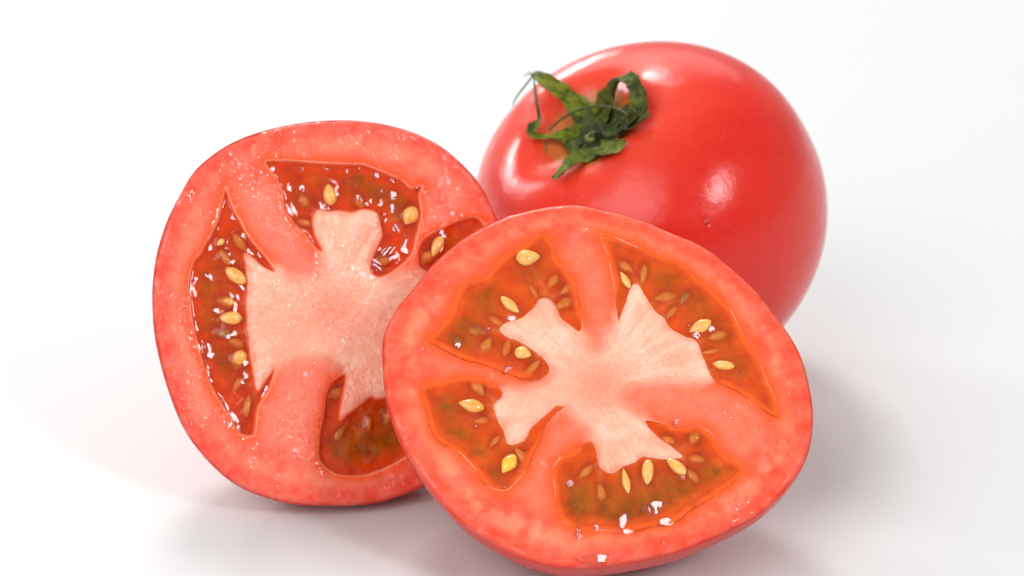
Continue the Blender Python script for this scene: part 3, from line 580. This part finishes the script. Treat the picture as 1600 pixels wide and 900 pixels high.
# ------------------------------------------------------------------ whole tomato
def make_whole(D):
    root = empty('whole_tomato', D)
    tag(root, label='whole unpeeled red tomato with its withered green calyx, behind the cut halves', category='tomato')
    a, bt, bb, c2, s2, c3, s3, pw = D['p']
    NTH, NP = 640, 420
    th = np.linspace(0, 2*np.pi, NTH, endpoint=False); ph = np.linspace(0, 1, NP)**1.0*math.pi
    T, PH = np.meshgrid(th, ph)
    st, ct = np.sin(PH), np.cos(PH)
    k = (np.abs(st)**pw+np.abs(ct)**pw)**(-1/pw)
    lob = 1+c2*np.cos(2*T)+s2*np.sin(2*T)+c3*np.cos(3*T)+s3*np.sin(3*T)
    r = a*st*k*(1+(lob-1)*np.abs(st)); z = np.where(ct > 0, bt, bb)*ct*k
    z = z-.62*np.exp(-(r/1.06)**3)*(ct > 0)
    # shoulders: soft ridges running out of the stem hollow
    rid = D_RIDGE(T)
    z = z+rid*np.exp(-((r-1.25)/.55)**2)*(ct > 0)
    V = np.stack([(r*np.cos(T)), (r*np.sin(T)), z], -1).reshape(-1, 3)
    i = np.arange(NP*NTH).reshape(NP, NTH); j = np.roll(i, -1, 1)
    F = np.stack([i[:-1].ravel(), i[1:].ravel(), j[1:].ravel(), j[:-1].ravel()], 1)
    rr = r.ravel(); x, y = V[:, 0], V[:, 1]; up = (ct > 0).ravel()
    c = np.tile(np.array([.66, .006, .002]), (len(V), 1))
    c = mixc(c, (.74, .022, .006), fbm(x*.8+9, y*.8+V[:, 2]*.6, 7, 4))
    nn = fbm(x*6, y*6, 9, 3)
    c = mixc(c, (.80, .070, .036), sstep(3.2, 1.2, rr+.9*(fbm(x*.9, y*.9, 29, 3)-.5))*up*.8)
    c = mixc(c, (.72, .10, .015), sstep(1.45, .95, rr+.25*(nn-.5))*up*.6)
    c = mixc(c, (.50, .22, .05), sstep(1.04, .88, rr+.20*(nn-.5))*up*.9)
    c = mixc(c, (.16, .12, .03), sstep(.74, .56, rr+.1*(nn-.5))*up)
    mesh_obj('skin', V, F, SKIN, root, c)
    # water droplets on the skin
    dm = new_mat('water_drop'); dB = dm[3]; dm[1].remove(dB); tr_ = dm[1].new('ShaderNodeBsdfTransparent'); gl_ = dm[1].new('ShaderNodeBsdfGlossy')
    gl_.inputs['Roughness'].default_value = .03; fr_ = dm[1].new('ShaderNodeFresnel'); fr_.inputs['IOR'].default_value = 1.5; ms_ = dm[1].new('ShaderNodeMixShader')
    dm[2].new(fr_.outputs[0], ms_.inputs[0]); dm[2].new(tr_.outputs[0], ms_.inputs[1]); dm[2].new(gl_.outputs[0], ms_.inputs[2]); dm[2].new(ms_.outputs[0], dm[1]['Material Output'].inputs['Surface'])
    for dx_, dy_, dr in ((0, 0, .075), (.14, .10, .035), (.20, .16, .03)):
        q0 = np.array(D['drop'][0]); ii = int(np.argmin(np.abs(V[:, 0]-q0[0]-dx_)+np.abs(V[:, 1]-q0[1]-dy_)+(~up)*9)); q0 = V[ii]; nr_ = q0/np.linalg.norm(q0)
        a_ = np.cross(nr_, (0, 0, 1)); a_ /= np.linalg.norm(a_); b_ = np.cross(nr_, a_); vv_ = [q0+nr_*dr*.42]; ff_ = []
        for ir in range(1, 6):
            for it in range(16):
                t = 2*math.pi*it/16; q = ir/5; vv_.append(q0+nr_*dr*(.42*(1-q*q)-.03)+dr*q*(1.3*math.cos(t)*a_+.8*math.sin(t)*b_))
        ff_ += [(0, 1+it, 1+(it+1) % 16) for it in range(16)]
        ff_ += [(1+ir*16+it, 17+ir*16+it, 17+ir*16+(it+1) % 16, 1+ir*16+(it+1) % 16) for ir in range(4) for it in range(16)]
        poly_obj('water_drop', vv_, ff_, dm[0], root)
    # calyx
    cal = D['cal']; mid = np.array(cal['mid'])
    Vd = []; Fd = []; nr, nt = 10, 40
    def hollow(px_, py_):
        q = math.hypot(px_, py_); tt_ = np.linspace(0, 1.5, 300); kk = (np.sin(tt_)**pw+np.cos(tt_)**pw)**(-1/pw)
        return float(np.interp(q, a*np.sin(tt_)*kk, bt*np.cos(tt_)*kk-.62*np.exp(-(a*np.sin(tt_)*kk/1.06)**3)))
    Vd.append(np.array([mid[0], mid[1], hollow(mid[0], mid[1])+.08]))
    for ir in range(1, nr+1):
        for it in range(nt):
            t = 2*math.pi*it/nt; q = ir/nr; rad = .66*q*(1+.10*math.cos(5*t+.6))
            gx_, gy_ = mid[0]+rad*math.cos(t), mid[1]+rad*math.sin(t)
            Vd.append(np.array([gx_, gy_, hollow(gx_, gy_)+.08+.03*math.sin(5*t)*q]))
    for it in range(nt): Fd.append((0, 1+it, 1+(it+1) % nt))
    for ir in range(nr-1):
        for it in range(nt):
            p = 1+ir*nt+it; q = 1+ir*nt+(it+1) % nt; Fd.append((p, p+nt, q+nt, q))
    qd = np.linalg.norm(np.array(Vd)[:, :2]-mid[:2], axis=1)
    cdk = mixc(np.tile(np.array([.030, .045, .010]), (len(Vd), 1)), (.10, .16, .02), sstep(.25, .55, qd))
    calyx = poly_obj('calyx', Vd, Fd, LEAF, root, cdk)
    for nm, pts, shade in cal['sep']:
        Q = spline(np.array(pts), 5, False); n = len(Q); NA = 9; V = []; F = []
        for layer in (0, 1):
            for i_ in range(n):
                tt = Q[min(i_+1, n-1), :3]-Q[max(i_-1, 0), :3]; tt /= np.linalg.norm(tt)+1e-9
                s_ = np.cross(tt, (0, 0, 1)); s_ /= np.linalg.norm(s_)+1e-9; nn_ = np.cross(s_, tt)
                wv = Q[i_, 3]*(1+.10*math.sin(i_*1.3+Q[0, 0]*7)); tw = .35*math.sin(i_*.35+Q[0, 1]*5)
                s2_ = s_*math.cos(tw)+nn_*math.sin(tw); n2_ = nn_*math.cos(tw)-s_*math.sin(tw)
                for j_ in range(NA):
                    v = j_/(NA-1)*2-1
                    cup = .16*wv*v*v-.06*wv*math.exp(-(v/.15)**2)+.03*wv*math.sin(i_*.9+4*v)
                    V.append(Q[i_, :3]+s2_*v*wv*.5+n2_*(cup-(.022*(1-.6*v*v) if layer else 0)))
        for layer in (0, 1):
            o_ = layer*n*NA
            for i_ in range(n-1):
                for j_ in range(NA-1):
                    p = o_+i_*NA+j_; f = (p, p+NA, p+NA+1, p+1); F.append(f if layer == 0 else f[::-1])
        m_ = n*NA
        for i_ in range(n-1):
            p = i_*NA; F.append((p+m_, p+NA+m_, p+NA, p)); p = i_*NA+NA-1; F.append((p, p+NA, p+NA+m_, p+m_))
        for j_ in range(NA-1):
            F.append((j_, j_+1, j_+1+m_, j_+m_)); p = (n-1)*NA+j_; F.append((p, p+m_, p+1+m_, p+1))
        u = np.tile(np.repeat(np.linspace(0, 1, n), NA), 2)
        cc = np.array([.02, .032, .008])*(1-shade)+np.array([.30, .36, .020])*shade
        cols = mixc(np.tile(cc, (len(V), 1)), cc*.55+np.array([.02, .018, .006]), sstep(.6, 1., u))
        V = np.array(V)
        poly_obj('sepal', V, F, LEAF, calyx, cols)
    for pts, wd in cal['tub']:
        V, F = bez_tube(np.array(pts), wd*.5, 7)
        poly_obj('dry_tip', V, F, LEAF, calyx, np.tile([.09, .11, .03], (len(V), 1)))
    # stub of the stem: a pale green ring with a dark pith
    st0 = np.array(cal['stub']); V = []; F = []; nt = 24
    prof = [(.10, -.16), (.125, .0), (.118, .05), (.09, .075), (.062, .06), (.05, .02), (.0, .01)]
    for pr, pz in prof:
        for it in range(nt):
            t = 2*math.pi*it/nt; q = pr*(1+.12*math.cos(3*t+1)+.06*math.cos(5*t)); V.append(st0+np.array([q*math.cos(t), q*math.sin(t), pz+.012*math.sin(4*t)]))
    for ip in range(len(prof)-1):
        for it in range(nt): p = ip*nt+it; q = ip*nt+(it+1) % nt; F.append((p, q, q+nt, p+nt))
    cs = np.tile([.36, .42, .10], (len(V), 1)); cs[5*nt:] = (.10, .09, .02)
    poly_obj('stem_stub', V, F, LEAF, calyx, cs)
    return root

def D_RIDGE(T):
    return .05*np.cos(5*T+.4)+.03*np.cos(3*T+2.)
make_whole(DATA['whole'])
